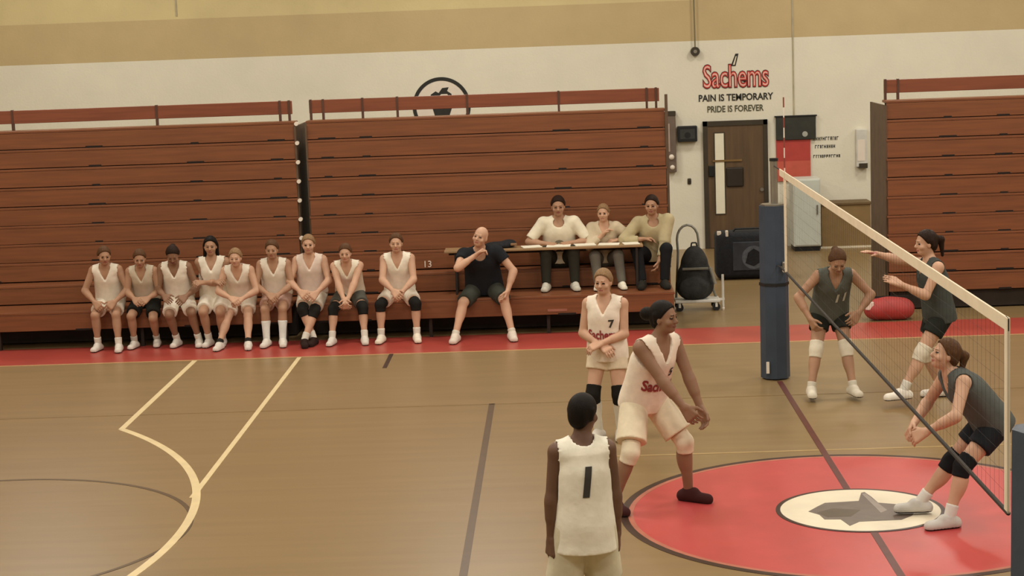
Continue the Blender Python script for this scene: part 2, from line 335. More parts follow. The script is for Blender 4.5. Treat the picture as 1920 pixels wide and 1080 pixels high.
# cart + backpack
ct = empty('luggage_cart', (-.48, 10.25, 0), label='white wheeled cart with arched handle carrying a backpack', cat='cart')
B().box(-.30, .29, -.16, .16, .11, .15, .01).done('platform', m_whitemetal, ct)
arc = [(-.27, .12, .13), (-.23, .14, .75)]+[(-.1+.14*math.cos(t), .14, .92+.19*math.sin(t)) for t in np.linspace(math.pi, 0, 9)]+[(.05, .14, .75), (.26, .12, .13)]
B().tube(arc, .016).done('arched_handle', mat('grey_tube', '#8e8e84', rough=.4, metal=.3), ct)
for x, y in ((-.24, -.12), (-.24, .12), (.24, -.12), (.24, .12)):
    B().cyl((x, y-.02, .05), (x, y+.02, .05), .05, .05, 16).done('wheel', m_black, ct)
    B().box(x-.015, x+.015, y-.03, y+.03, .05, .12).done('caster_fork', m_whitemetal, ct)
B().cyl((.33, -.1, .0), (.33, -.1, .47), .017).box(.26, .35, -.115, -.085, .13, .16).done('side_post', m_whitemetal, ct)
B().sph((.33, -.1, .022), .022, 6).done('post_foot', m_cap, ct)

# ------------------------------------------------------------------ net and post
vp = empty('volleyball_post', (0, 5.42, 0), label='steel volleyball post wrapped in a slate blue pad', cat='post')
B().cyl((0, 0, 0), (0, 0, 2.3), .038, .038, 20).done('pole', m_metal, vp)
pd = B().cyl((-.02, -.02, .015), (-.02, -.02, 1.84), .155, .145, 8).done('pad', m_pad, vp)
B().box(-.13, -.10, -.175, -.15, .08, .2).done('pad_label', m_cap, pd)
B().cyl((-.02, -.02, 1.0), (-.02, -.02, 1.03), .158, .158, 8).done('strap', m_black, vp)
B().box(.05, .1, -.2, -.14, 1.18, 1.26, .01).done('winch', m_metal, vp)
B().sph((.07, -.2, 1.17), .022, 6).done('hook', m_cap, vp)
B().cyl((0, 0, 2.3), (0, 0, 2.33), .045, .045, 16).done('pole_cap', m_black, vp)
B().cyl((-.02, -.02, 1.84), (-.02, -.02, 1.855), .13, .13, 8).done('pad_top', m_metal, vp)
nt_ = empty('volleyball_net', (0, 0, 0), label='volleyball net with white top tape stretched from the padded post', cat='net')
YN, YF = -4.75, 4.9
def sag(y): return .02*(1-((y-.07)/4.85)**2)
B().box(-.006, .006, YN, YF, 2.19, 2.26, .003).done('top_tape', m_tape, nt_)
B().tube([(0, YF, 2.25), (0, 5.39, 2.25)], .006).tube([(0, YF, 1.25), (0, 5.27, 1.22)], .006).done('tie_cord', m_cord, nt_)
B().tube([(0, YN, 1.25), (0, YF, 1.25)], .012).done('bottom_cord', m_cord, nt_)
me = bpy.data.meshes.new('net_mesh'); V = []; F = []
def cord(a, b, r=.0006):
    n = len(V); ax = 1 if abs(a[1]-b[1]) > abs(a[2]-b[2]) else 2; oth = 2 if ax == 1 else 1
    for p_ in (a, b):
        for dx, dd in ((-r, 0), (r*.5, r), (r*.5, -r)):
            q = [p_[0]+dx, p_[1], p_[2]]; q[oth] += dd; V.append(q)
    for i in range(3): F.append((n+i, n+(i+1) % 3, n+3+(i+1) % 3, n+3+i))
for i in range(97): y = YN+i*.1005; cord((0, y, 1.25), (0, y, 2.2))
for j in range(1, 10): cord((0, YN, 1.25+j*.095), (0, YF, 1.25+j*.095))
me.from_pydata(V, [], F); link('net_mesh', me, m_cord, nt_)['kind'] = 'stuff'
B().box(-.01, .01, 4.46, 4.52, 1.25, 2.26).done('side_band', m_tape, nt_)
an = B().cyl((.0, 4.49, 1.3), (.0, 4.49, 3.1), .006, .006, 8).done('antenna', mat('antenna_white', '#e6ddd0', rough=.5), nt_)
for k in range(9): B().cyl((0, 4.49, 1.3+k*.2), (0, 4.49, 1.4+k*.2), .0075, .0075, 8).done('red_stripe', mat('antenna_red', '#8a4438', rough=.5), an)
B().box(-.008, .008, YN-.0, YN+.06, 1.25, 2.26).done('side_band', m_tape, nt_)
v2 = empty('volleyball_post', (0, -5.42, 0), label='steel volleyball post at the near side of the court', cat='post')
B().cyl((0, 0, 0), (0, 0, 2.3), .038, .038, 20).done('pole', m_metal, v2); B().cyl((0, 0, .015), (0, 0, 1.84), .155, .145, 8).done('pad', m_pad, v2)
# ------------------------------------------------------------------ people: one continuous body surface grown from a distance field, clothes as children
def nv(v): v = np.asarray(v, float); return v/(np.linalg.norm(v)+1e-9)
class Field:
    def __init__(s, lo, hi, h):
        s.h = h; s.lo = np.asarray(lo, float)-3*h; s.n = np.ceil((np.asarray(hi, float)+3*h-s.lo)/h).astype(int)+1
        s.F = np.full(s.n, .5, np.float32)
    def sub(s, lo, hi, mg):
        a = np.clip(np.floor((np.asarray(lo)-mg-s.lo)/s.h).astype(int), 0, s.n-1); b = np.clip(np.ceil((np.asarray(hi)+mg-s.lo)/s.h).astype(int)+1, 1, s.n)
        if np.any(b <= a): return None, None
        g = [s.lo[i]+s.h*np.arange(a[i], b[i]) for i in range(3)]
        P = np.stack(np.meshgrid(*g, indexing='ij'), -1)
        return (slice(a[0], b[0]), slice(a[1], b[1]), slice(a[2], b[2])), P
    def put(s, sl, d, k, op='+'):
        A = s.F[sl]
        if op == '+':
            if k > 0:
                hh = np.maximum(k-np.abs(A-d), 0)/k; s.F[sl] = np.minimum(A, d)-hh*hh*k*.25
            else: s.F[sl] = np.minimum(A, d)
        else:
            d = -d
            if k > 0:
                hh = np.maximum(k-np.abs(A-d), 0)/k; s.F[sl] = np.maximum(A, d)+hh*hh*k*.25
            else: s.F[sl] = np.maximum(A, d)
    def cap(s, a, b, r1, r2=None, k=.02, op='+', clip=(), sc=None):
        """tapered capsule; sc = (axis, factor) widens it along one axis"""
        a = np.asarray(a, float); b = np.asarray(b, float); r2 = r1 if r2 is None else r2
        rm = max(r1, r2)*(sc[1] if sc else 1)
        sl, P = s.sub(np.minimum(a, b)-rm, np.maximum(a, b)+rm, k+2.5*s.h)
        if sl is None: return
        Q = P-a; ab = b-a
        if sc:
            ax = np.asarray(sc[0]); t_ = Q@ax; Q = Q-(t_*(1-1/sc[1]))[..., None]*ax
            ab = ab-ax*(ab@ax)*(1-1/sc[1])
        t = np.clip((Q@ab)/(ab@ab+1e-9), 0, 1)
        d = np.linalg.norm(Q-t[..., None]*ab, axis=-1)-(r1+(r2-r1)*t)
        for c, n in clip: d = np.maximum(d, (P-np.asarray(c))@np.asarray(n))
        s.put(sl, d, k, op)
    def ell(s, c, rad, M=None, k=.02, op='+', clip=()):
        c = np.asarray(c, float); rad = np.asarray(rad, float); rm = rad.max()
        sl, P = s.sub(c-rm, c+rm, k+2.5*s.h)
        if sl is None: return
        Q = P-c
        if M is not None: Q = Q@np.asarray(M).T
        k0 = np.linalg.norm(Q/rad, axis=-1); k1 = np.linalg.norm(Q/(rad*rad), axis=-1)+1e-9
        d = k0*(k0-1)/k1
        for cc, n in clip: d = np.maximum(d, (P-np.asarray(cc))@np.asarray(n))
        s.put(sl, d, k, op)
    def plane(s, c, n):
        g = [s.lo[i]+s.h*np.arange(s.n[i]) for i in range(3)]
        d = (g[0]-c[0])[:, None, None]*n[0]+(g[1]-c[1])[None, :, None]*n[1]+(g[2]-c[2])[None, None, :]*n[2]
        s.F = np.maximum(s.F, d)
    def mesh(s, name, origin):
        F = s.F; In = F < 0
        c = np.zeros(tuple(s.n-1), np.int8)
        for dx in (0, 1):
            for dy in (0, 1):
                for dz in (0, 1): c += In[dx:s.n[0]-1+dx, dy:s.n[1]-1+dy, dz:s.n[2]-1+dz]
        act = (c > 0) & (c < 8); idx = np.full(act.shape, -1, np.int64); cells = np.argwhere(act); idx[act] = np.arange(len(cells))
        acc = np.zeros((len(cells), 3)); cnt = np.zeros(len(cells))
        i, j, k = cells.T
        corners = [(0, 0, 0), (1, 0, 0), (0, 1, 0), (0, 0, 1), (1, 1, 0), (1, 0, 1), (0, 1, 1), (1, 1, 1)]
        for a in corners:
            for ax in range(3):
                if a[ax] == 1: continue
                b = list(a); b[ax] = 1
                fa = F[i+a[0], j+a[1], k+a[2]]; fb = F[i+b[0], j+b[1], k+b[2]]; m_ = (fa < 0) != (fb < 0)
                t = fa/(fa-fb+1e-12); p_ = np.tile(np.array(a, float), (len(cells), 1)); p_[:, ax] += t
                acc[m_] += p_[m_]; cnt[m_] += 1
        V = (cells+acc/np.maximum(cnt, 1)[:, None])*s.h+s.lo-np.asarray(origin)
        Q = []
        for ax in range(3):
            A = np.moveaxis(In, ax, 0); d = A[:-1] != A[1:]; e = np.argwhere(d); o = (ax+1) % 3, (ax+2) % 3
            if len(e) == 0: continue
            full = np.zeros_like(e); full[:, ax] = e[:, 0]; rest = [q for q in range(3) if q != ax]
            full[:, rest[0]] = e[:, 1]; full[:, rest[1]] = e[:, 2]
            ok = (full[:, o[0]] > 0) & (full[:, o[1]] > 0) & (full[:, o[0]] < s.n[o[0]]-1) & (full[:, o[1]] < s.n[o[1]]-1); full = full[ok]
            ins = In[tuple(full.T)]
            q = []
            for u_, v_ in ((-1, -1), (0, -1), (0, 0), (-1, 0)):
                g = full.copy(); g[:, o[0]] += u_; g[:, o[1]] += v_; q.append(idx[tuple(g.T)])
            q = np.stack(q, 1); q[~ins] = q[~ins][:, ::-1]; Q.append(q)
        Q = np.concatenate(Q) if Q else np.zeros((0, 4), int); Q = Q[(Q >= 0).all(1)]
        me = bpy.data.meshes.new(name); me.vertices.add(len(V)); me.vertices.foreach_set('co', V.astype(np.float32).ravel())
        me.loops.add(Q.size); me.loops.foreach_set('vertex_index', Q.astype(np.int32).ravel())
        me.polygons.add(len(Q)); me.polygons.foreach_set('loop_start', np.arange(0, Q.size, 4, dtype=np.int32)); me.polygons.foreach_set('loop_total', np.full(len(Q), 4, np.int32))
        me.update(calc_edges=True); me.polygons.foreach_set('use_smooth', np.ones(len(Q), bool)); return me, V, Q
def ik(a, t, l1, l2, pole):
    a = np.asarray(a, float); t = np.asarray(t, float); d = t-a; L = np.linalg.norm(d); u_ = d/L
    if L > (l1+l2)*.999: L = (l1+l2)*.999; t = a+u_*L
    x = (l1*l1-l2*l2+L*L)/(2*L); hh = math.sqrt(max(l1*l1-x*x, 0)); p_ = np.asarray(pole, float); p_ = nv(p_-u_*(p_@u_))
    return a+u_*x+p_*hh, t
SKIN = {k: mat('skin_'+k, c, rough=.55, var=.06, scale=8, spec=.35) for k, c in dict(fair='#c69c80', tan='#ac8468', olive='#8c6850', brown='#684a38').items()}
LIP = {k: mat('lip_'+k, c, rough=.5) for k, c in dict(fair='#a8665a', tan='#925448', olive='#7a463c', brown='#5a342c').items()}
m_eye = mat('eye_dark', '#30241e', rough=.3)
HAIR = {k: mat('hair_'+k, c, rough=.5, var=.35, scale=4, stretch=(40, 40, 6), bump=.4, bscale=10, spec=.12) for k, c in dict(dark='#2a1c14', black='#1a1410', brown='#5a3e28', blond='#8e7050', grey='#9a8a78').items()}
CL = {}
def cloth(c):
    if c not in CL: CL[c] = mat('cloth_'+c.strip('#'), c, rough=.85, var=.06, scale=14, bump=.35, bscale=9, spec=.2)
    return CL[c]
m_sole = mat('shoe_sole', '#2c2622', rough=.8)
def person(label, base, H=1.65, yaw=0, pel=(0, 0, .87), lean=5, side=0, twist=0, head=(0, 0, 0), hl=None, hr=None, pl=None, pr=None,
           fl=(.1, 0, 0), fr=(-.1, 0, 0), kl=(.25, 1, 0), kr=(-.25, 1, 0), toe=(8, -8), skin='fair', hair='dark', style='pony', w=1.0,
           top='#d8cdb8', sleeve=0, neck='v', hem=-.07, shorts='#d8cdb8', slen=.62, pants=None, pad=None, sock='#d8d2c4', sockh=.25, shoe='#d8d0c4',
           curl=.5, bag=0, vox=.009, cvox=.012, slouch=0, palm=None, curls=None, face_hand=False):
    ya = math.radians(yaw); f = np.array([math.sin(ya), -math.cos(ya), 0]); l = np.array([math.cos(ya), math.sin(ya), 0]); up = np.array([0, 0, 1.])
    base = np.asarray(base, float)
    def P(v): return base+l*v[0]+f*v[1]+up*v[2]
    def D(v): return l*v[0]+f*v[1]+up*v[2]
    pe = P(pel); le, si = math.radians(lean), math.radians(side)
    U = nv(up*math.cos(le)*math.cos(si)+f*math.sin(le)+l*math.sin(si)); tw = math.radians(twist)
    L0 = nv(l-U*(l@U)); F0 = np.cross(U, L0)*-1; F0 = nv(F0 if F0@f > 0 else -F0)
    Ls = L0*math.cos(tw)+F0*math.sin(tw); Fs = -L0*math.sin(tw)+F0*math.cos(tw)      # shoulder frame
    sl_ = math.radians(slouch); U2 = nv(U*math.cos(sl_)+Fs*math.sin(sl_)); Fc = nv(Fs-U2*(Fs@U2))
    mid = pe+U*.12*H; nb = mid+U2*.175*H
    sh = {s: nb-U2*.022*H+Ls*s*.102*H*w for s in (1, -1)}; hip = {s: pe+l*s*.052*H-up*.012*H for s in (1, -1)}
    # head frame
    hy, hp, hr_ = [math.radians(q) for q in head]
    fh = l*math.sin(hy+tw)+f*math.cos(hy+tw); lh = l*math.cos(hy+tw)-f*math.sin(hy+tw)
    uh = up*math.cos(hp)+fh*math.sin(hp); fh = nv(fh*math.cos(hp)-up*math.sin(hp)); lh, uh = nv(lh*math.cos(hr_)+uh*math.sin(hr_)), nv(uh*math.cos(hr_)-lh*math.sin(hr_))
    hc = nb+U2*.045*H+uh*.062*H+fh*.018*H; q = H/1.7*1.03
    MH = np.stack([lh, fh, uh]); MT = np.stack([Ls, Fc, U2]); MP = np.stack([l, f, up])
    def HP(x, y, z): return hc+(lh*x+fh*y+uh*z)*q
    # limbs
    el, wr, kn, an_ = {}, {}, {}, {}
    for s, t, pole in ((1, hl, pl), (-1, hr, pr)):
        if t is None: t = (s*.155*w+pel[0], pel[1]+.05, pel[2]-.12)
        po = D(pole) if pole is not None else nv(-f*.6+l*s*.6-up*.3)
        el[s], wr[s] = ik(sh[s], P(t), .172*H, .152*H, po)
    for s, t, pole in ((1, fl, kl), (-1, fr, kr)): kn[s], an_[s] = ik(hip[s], P(t)+up*.05*H, .245*H, .235*H, D(pole))
    tf = {s: nv(l*math.sin(math.radians(a))+f*math.cos(math.radians(a))) for s, a in ((1, toe[0]), (-1, toe[1]))}
    pts = np.array([pe, nb, hc+up*.14*H, hc-up*.1]+[x for dct in (sh, el, wr, kn, an_) for x in dct.values()]+[an_[s]+tf[s]*.2-up*.05 for s in (1, -1)]+[wr[s]+nv(wr[s]-el[s])*.2 for s in (1, -1)])
    lo, hi = pts.min(0)-.16, pts.max(0)+.16
    # ---- body
    G = Field(lo, hi, vox)
    def torso(G, e=0, k=.04, arms=False):
        G.ell(pe+U*.0*H, (.094*H*w+e, .07*H*w+e, .078*H+e), MP, k); G.ell(mid-U*.01*H, (.08*H*w+e, .058*H*w+e, .10*H+e), MT, k)
        G.ell(mid+U2*.085*H, (.092*H*w+e, .064*H*w+e, .108*H+e), MT, k); G.ell(mid+U2*.1*H+Fc*.018*H, (.075*H*w+e, .055*H*w+e, .06*H+e), MT, k)
        G.cap(sh[1]-Ls*.01*H, sh[-1]+Ls*.01*H, .034*H+e, k=k); G.cap(nb-U2*.03*H, nb+U2*.01*H, .05*H+e*.5, .03*H+e*.3, k=k, sc=(Ls, 1.5))
    torso(G)
    G.cap(nb-U2*.02*H, hc-uh*.03*H-fh*.012, .034*H*(.9+.1*w), .031*H*(.9+.1*w), k=.03)
    tr, kr_, ar = .054*H*(.7+.3*w), .033*H, .021*H
    for s in (1, -1):
        G.cap(hip[s], kn[s], tr, kr_*1.05, k=.04); sd = nv(an_[s]-kn[s])
        G.cap(kn[s], an_[s], kr_, ar, k=.02); bk = -nv(tf[s]-sd*(tf[s]@sd)); G.ell(kn[s]+sd*.075*H+bk*.012*H, (.032*H, .032*H, .07*H), np.stack([np.cross(bk, sd), bk, sd]), k=.03)
        G.cap(an_[s]-up*.012*H, an_[s]+tf[s]*.085*H-up*.034*H, ar*.9, .014*H, k=.015)
        G.cap(sh[s], el[s], .031*H*(.6+.4*w), .0245*H, k=.03); fd = nv(wr[s]-el[s])
        G.cap(el[s], wr[s], .025*H*(.8+.2*w), .0165*H, k=.02); G.cap(el[s]+fd*.02*H, el[s]+fd*.07*H, .027*H*(.8+.2*w), .023*H, k=.02)
        # hand
        pn = D(palm[s]) if palm and s in palm else nv(-l*s*.6-up*.6+f*.2)
        pn = nv(pn-fd*(pn@fd)); ac = np.cross(fd, pn); ac = ac if ac@(l*s*-1+f*.5+up*.3) > 0 else -ac     # thumb side
        cu = curls[s] if curls and s in curls else curl
        for a, ln in zip((.024, .008, -.008, -.023), (.043, .048, .045, .036)):
            kk = wr[s]+fd*.055*H+ac*a*H*1.0; G.cap(wr[s]+ac*a*H*.5, kk, .0115*H, .010*H, k=.012)
            d1 = nv(fd*math.cos(cu*1.1)+pn*math.sin(cu*1.1)); d2 = nv(fd*math.cos(cu*2.3)+pn*math.sin(cu*2.3))
            m1 = kk+d1*ln*.55*H; G.cap(kk, m1, .0062*H, .0058*H, k=.004); G.cap(m1, m1+d2*ln*.5*H, .0058*H, .005*H, k=.003)
        t0 = wr[s]+fd*.012*H+ac*.016*H; t1 = t0+nv(fd*.7+ac*.75+pn*.25)*.036*H; G.cap(t0, t1, .0105*H, .0078*H, k=.01); G.cap(t1, t1+nv(fd*.9+ac*.25+pn*.3*(1+cu))*.028*H, .0075*H, .006*H, k=.004)
    # head
    G.ell(HP(0, -.008, .028), np.array([.073, .092, .088])*q, MH, .02); G.ell(HP(0, .018, -.035), np.array([.058, .066, .072])*q, MH, .03); G.ell(HP(0, .05, -.082), np.array([.028, .026, .022])*q, MH, .03)
    for s in (1, -1):
        G.ell(HP(.031*s, .088, .004), np.array([.016, .014, .011])*q, MH, .012, '-'); G.ell(HP(.031*s, .076, .003), np.array([.013, .013, .010])*q, MH, .004)
        G.ell(HP(.074*s, -.005, -.008), np.array([.009, .019, .031])*q, MH, .008); G.ell(HP(.042*s, .058, -.03), np.array([.024, .022, .022])*q, MH, .02)
    G.cap(HP(-.03, .079, .024), HP(.03, .079, .024), .009*q, k=.012); G.cap(HP(0, .084, .008), HP(0, .103, -.026), .008*q, .012*q, k=.01); G.ell(HP(0, .093, -.03), np.array([.017, .012, .009])*q, MH, .008)
    G.ell(HP(0, .079, -.055), np.array([.023, .012, .006])*q, MH, .004); G.ell(HP(0, .078, -.064), np.array([.020, .012, .006])*q, MH, .004)
    org = np.array([base[0], base[1], base[2]])
    me, V, Q = G.mesh('person', org)
    body = link('person', me, SKIN[skin]); body.location = org; me.materials.append(m_eye); me.materials.append(LIP[skin])
    ctr = V[Q].mean(1)+org-hc; xx, yy, zz = ctr@lh/q, ctr@fh/q, ctr@uh/q; mi = np.zeros(len(Q), np.int32); fr_ = yy > .05
    mi[fr_ & (np.abs(np.abs(xx)-.031) < .013) & (np.abs(zz-.003) < .0065)] = 1
    mi[fr_ & (np.abs(xx) < .023) & (np.abs(zz+.060) < .009)] = 2
    me.polygons.foreach_set('material_index', mi)
    tag(body, label, 'person')
    def part(nm, g, m):
        me_, v_, q_ = g.mesh(nm, org)
        if len(q_) == 0: return None
        return link(nm, me_, m, body)
    # brows
    if style is not None or True:
        g = Field(hc-.13*q, hc+.13*q, .005)
        for s in (1, -1): g.cap(HP(.017*s, .088, .023), HP(.045*s, .079, .024), .0045*q, .003*q, k=0)
        part('eyebrows', g, HAIR[hair if hair != 'blond' else 'brown'])
    # ---- hair
    if style:
        g = Field(hc-.34*q, hc+.2*q, max(.007, vox*.8))
        cut = [(HP(0, .045, .052), nv(fh*.95-uh*.5)), ]
        g.ell(HP(0, -.012, .034), np.array([.085, .104, .100])*q, MH, 0, clip=[(HP(0, .052, .056), nv(fh*.78-uh*.62)), (HP(0, -.02, -.06), -uh)])
        for s in (1, -1): g.cap(HP(.07*s, -.03, .03), HP(.07*s, -.035, -.02), .018*q, .012*q, k=.02)
        g.ell(HP(0, -.07, -.02), np.array([.06, .04, .06])*q, MH, .03)
        if style == 'pony': g.cap(HP(0, -.1, .05), HP(0, -.15, .03), .025*q, .032*q, k=.02); g.cap(HP(0, -.15, .03), HP(0, -.165, -.12), .032*q, .014*q, k=.02)
        if style == 'bun': g.ell(HP(0, -.14, .03), np.array([.055, .055, .05])*q, MH, .02)
        if style == 'long':
            for s in (1, -1): g.cap(HP(.068*s, -.03, 0), HP(.08*s, -.03, -.15), .028*q, .022*q, k=.03)
            g.cap(HP(0, -.09, 0), HP(0, -.09, -.16), .05*q, .04*q, k=.03, sc=(lh, 1.5))
        part('hair', g, HAIR[hair])
    # ---- top
    tp = None
    if top:
        g = Field(lo, hi, cvox); torso(g, .017, .05)
        hp_ = pe+U*hem*H if hem < .02 else pe+U*hem*H
        g.cap(mid+U2*.06*H, pe+U*(hem-.03)*H, .070*H*w+.014, .078*H*w+.02, k=.05, sc=(L0, 1.36))
        g.plane(pe+U*hem*H, -U)
        if sleeve:
            for s in (1, -1):
                e_ = sh[s]+(el[s]-sh[s])*min(sleeve, 1); dd = nv(el[s]-sh[s])
                g.cap(sh[s], sh[s]+dd*.2*H, .04*H*(.7+.3*w)+.004, .037*H*(.7+.3*w)+.004, k=.04, clip=[(e_, dd)])
                if sleeve > 1: d2 = nv(wr[s]-el[s]); g.cap(sh[s], el[s], .042*H*(.7+.3*w), .034*H, k=.03); g.cap(el[s], wr[s], .034*H, .024*H, k=.02, clip=[(el[s]+(wr[s]-el[s])*(sleeve-1), d2)])
        else:
            for s in (1, -1): g.cap(sh[s]+Ls*s*.02*H, el[s], .046*H, .03*H, k=0, op='-')
        g.ell(nb+U2*.02*H-Fc*.005*H, (.045*H, .05*H, .05*H), MT, 0, '-')
        if neck == 'v':
            for q_ in (.03, .055, .08): g.cap(nb+Fc*q_*H+U2*.012*H, nb+Fc*q_*H-U2*.072*H, .044*H, .004*H, k=0, op='-')
        else: g.ell(nb+Fc*.035*H-U2*.008*H, (.042*H, .05*H, .035*H), MT, 0, '-')
        tp = part('jersey' if not sleeve else 'shirt', g, cloth(top))
    # ---- bottoms
    for kind, c in (('trousers', pants), ('shorts', None if pants else shorts)):
        if not c: continue
        g = Field(lo, hi, cvox); g.ell(pe, (.094*H*w+.014, .07*H*w+.014, .078*H+.014), MP, .04, clip=[(pe+U*.05*H, U)])
        for s in (1, -1):
            d_ = nv(kn[s]-hip[s])
            if kind == 'shorts': g.cap(hip[s], kn[s], tr+.016, kr_+.036+bag*1.3, k=.03, clip=[(hip[s]+(kn[s]-hip[s])*slen, d_)])
            else:
                g.cap(hip[s], kn[s], tr+.014, kr_+.018, k=.03); g.cap(kn[s], an_[s], kr_+.018, ar+.022, k=.02, clip=[(an_[s]+nv(kn[s]-an_[s])*.01, nv(an_[s]-kn[s]))])
        part(kind, g, cloth(c))
    for s in (1, -1):
        th, sd = nv(hip[s]-kn[s]), nv(an_[s]-kn[s])
        if pad:
            g = Field(kn[s]-.2, kn[s]+.2, cvox*.85); g.cap(kn[s]+th*.075, kn[s], kr_+.017, kr_+.013, k=.01, clip=[(kn[s]+th*.085, th)]); g.cap(kn[s], kn[s]+sd*.075, kr_+.013, kr_+.009, k=.02, clip=[(kn[s]+sd*.085, sd)])
            part('knee_pad', g, cloth(pad))
        if sock:
            g = Field(an_[s]-.2, kn[s]+.2 if kn[s][2] > an_[s][2] else an_[s]+.4, cvox*.8) if False else Field(np.minimum(an_[s], kn[s])-.12, np.maximum(an_[s], kn[s])+.12, cvox*.8)
            top_ = an_[s]-sd*np.linalg.norm(an_[s]-kn[s])*sockh
            bk = -nv(tf[s]-sd*(tf[s]@sd)); g.cap(kn[s], an_[s], kr_+.006, ar+.008, k=.02, clip=[(top_, -sd)]); g.ell(kn[s]+sd*.075*H+bk*.012*H, (.036*H, .036*H, .073*H), np.stack([np.cross(bk, sd), bk, sd]), k=.02, clip=[(top_, -sd)])
            part('sock', g, cloth(sock))
        gz = an_[s]-up*.05*H; g = Field(gz-.27, gz+.3, .008); fd_ = tf[s]; la = np.cross(fd_, up)
        g.cap(gz-fd_*.028*H+up*.022*H, gz+fd_*.098*H+up*.018*H, .030*H, .026*H, k=.02, sc=(la, 1.05)); g.cap(gz-fd_*.008*H+up*.03*H, gz+fd_*.03*H+up*.04*H, .030*H, .026*H, k=.02); g.cap(gz+up*.03*H, an_[s]+up*.015*H, .028*H, .025*H, k=.015, clip=[(an_[s]+up*.01*H, up)])
        g.plane(gz+up*.004, -up); so = part('shoe', g, cloth(shoe))
        n0 = len(so.data.polygons); zc = np.zeros(n0*3); so.data.polygons.foreach_get('center', zc); so.data.materials.append(m_sole)
        so.data.polygons.foreach_set('material_index', ((zc.reshape(-1, 3)[:, 2]+org[2]-gz[2]) < .016).astype(np.int32))
    return dict(body=body, top=tp, mid=mid, nb=nb, U=U2, F=Fc, L=Ls, org=org, H=H, hc=hc)
def decal(p, name, txt, size, lat, upo, m, back=False, sx=1, off=0, shear=0):
    """lettering laid onto the jersey surface"""
    me = text_mesh(txt, size, 0, off, shear=shear); o = p['top']; bm = bmesh.new(); bm.from_mesh(me)
    bmesh.ops.triangulate(bm, faces=bm.faces); [bmesh.ops.subdivide_edges(bm, edges=[e for e in bm.edges if e.calc_length() > .018], cuts=1) for _ in range(4)]; bmesh.ops.triangulate(bm, faces=bm.faces)
    tm = bmesh.new(); tm.from_mesh(o.data); tree = BVHTree.FromBMesh(tm)
    s = -1 if back else 1; Fd = p['F']*s; Lr = p['L']*s
    for v in bm.verts:
        w_ = p['mid']+Lr*(lat+v.co.x*sx)+p['U']*(upo+v.co.y)-p['org']+Fd*.5
        h_ = tree.ray_cast(Vector(w_), Vector(-Fd)); v.co = (h_[0] if h_[0] else Vector(w_-Fd*.4))+Vector(Fd)*.006
    bm.to_mesh(me); bm.free(); tm.free(); me.materials.clear(); return link(name, me, m, p['body'])
m_jred = mat('jersey_red', '#8e3434', rough=.8, var=.1); m_jblk = mat('jersey_black', '#3a3630', rough=.8)
JW = '#ece2d0'
def bench(label, x, **k):
    """player sitting on the front bench row; x = seat position"""
    d = dict(H=1.58, top=JW, shorts=JW, yaw=0, pel=(0, -.12, .592), lean=16, slouch=14, head=(0, 8, 0), hl=(.12, .22, .60), hr=(-.12, .22, .60), pl=(.9, -.3, -.4), pr=(-.9, -.3, -.4), fl=(.13, .34, 0), fr=(-.13, .34, 0),
             kl=(.1, 1, .7), kr=(-.1, 1, .7), hem=.0, slen=.72, vox=.0095, cvox=.012, curl=.6); d.update(k)
    return person(label, (x, 8.72, 0), **d)
bench('seated bench player at the far left end, cut by the picture edge', -7.89, head=(20, 10, 0), pad=None, skin='tan', hair='brown', fl=(.16, .3, 0), fr=(-.12, .2, 0))
p1 = bench('bench player in white jersey and black shorts with feet tucked under', -7.44, H=1.52, shorts='#22221e', lean=20, head=(10, 16, 0), skin='tan', hair='brown', fl=(.12, .0, 0), fr=(-.14, .1, 0), slen=.8, top='#cabda6', sock='#b8b4a8', pl=(.5, -.8, -.3), pr=(-.6, -.7, -.3), hl=(.1, .28, .64), hr=(-.06, .3, .64), style='pony')
p2 = bench('dark-haired bench player in white jersey looking down with white shorts', -7.03, H=1.60, head=(8, 30, 0), skin='olive', hair='dark', fl=(.26, .12, 0), fr=(-.02, .08, 0), pl=(.6, -.7, -.3), pr=(-.6, -.7, -.3), hl=(.15, .24, .64), hr=(-.1, .28, .66), slen=.86)
p3 = bench('dark-haired bench player with folded arms, between two fair neighbours', -6.58, H=1.63, head=(5, 4, 0), skin='tan', hair='black', style='long', lean=8, slouch=6, pl=(.5, -.8, -.5), pr=(-.5, -.8, -.5), hl=(-.08, .18, .80), hr=(.08, .16, .80), fl=(.10, .1, 0), fr=(-.06, .14, 0), slen=.8)
p4 = bench('fair bench player leaning forward with black ankle bands and splayed feet', -6.24, H=1.56, hair='blond', style='short', lean=26, slouch=18, head=(0, 6, 0), fl=(.13, .42, 0), fr=(-.22, .42, 0), hl=(.06, .34, .60), hr=(-.06, .36, .62), sock='#26241e', sockh=.14)
p5 = bench('bench player with tall white socks up to the calves', -5.80, H=1.60, head=(0, 6, 0), skin='tan', hair='brown', style='bun', sock='#dcdcd4', sockh=.62, fl=(.1, .3, 0), fr=(-.1, .3, 0), hl=(.05, .26, .62), hr=(-.05, .28, .64), shorts='#c4a090')
p6 = bench('bench player with crossed ankles, black knee pads and dark shoes', -5.36, H=1.62, head=(4, 4, 0), hair='blond', style='short', lean=10, slouch=10, pad='#201e1a', shoe='#2c1c18', fl=(-.06, .40, 0), fr=(.04, .30, 0), kl=(.4, 1, .7), kr=(-.4, 1, .7), top='#e2cfc0', slen=.72, hl=(.1, .26, .64), hr=(-.1, .26, .66))
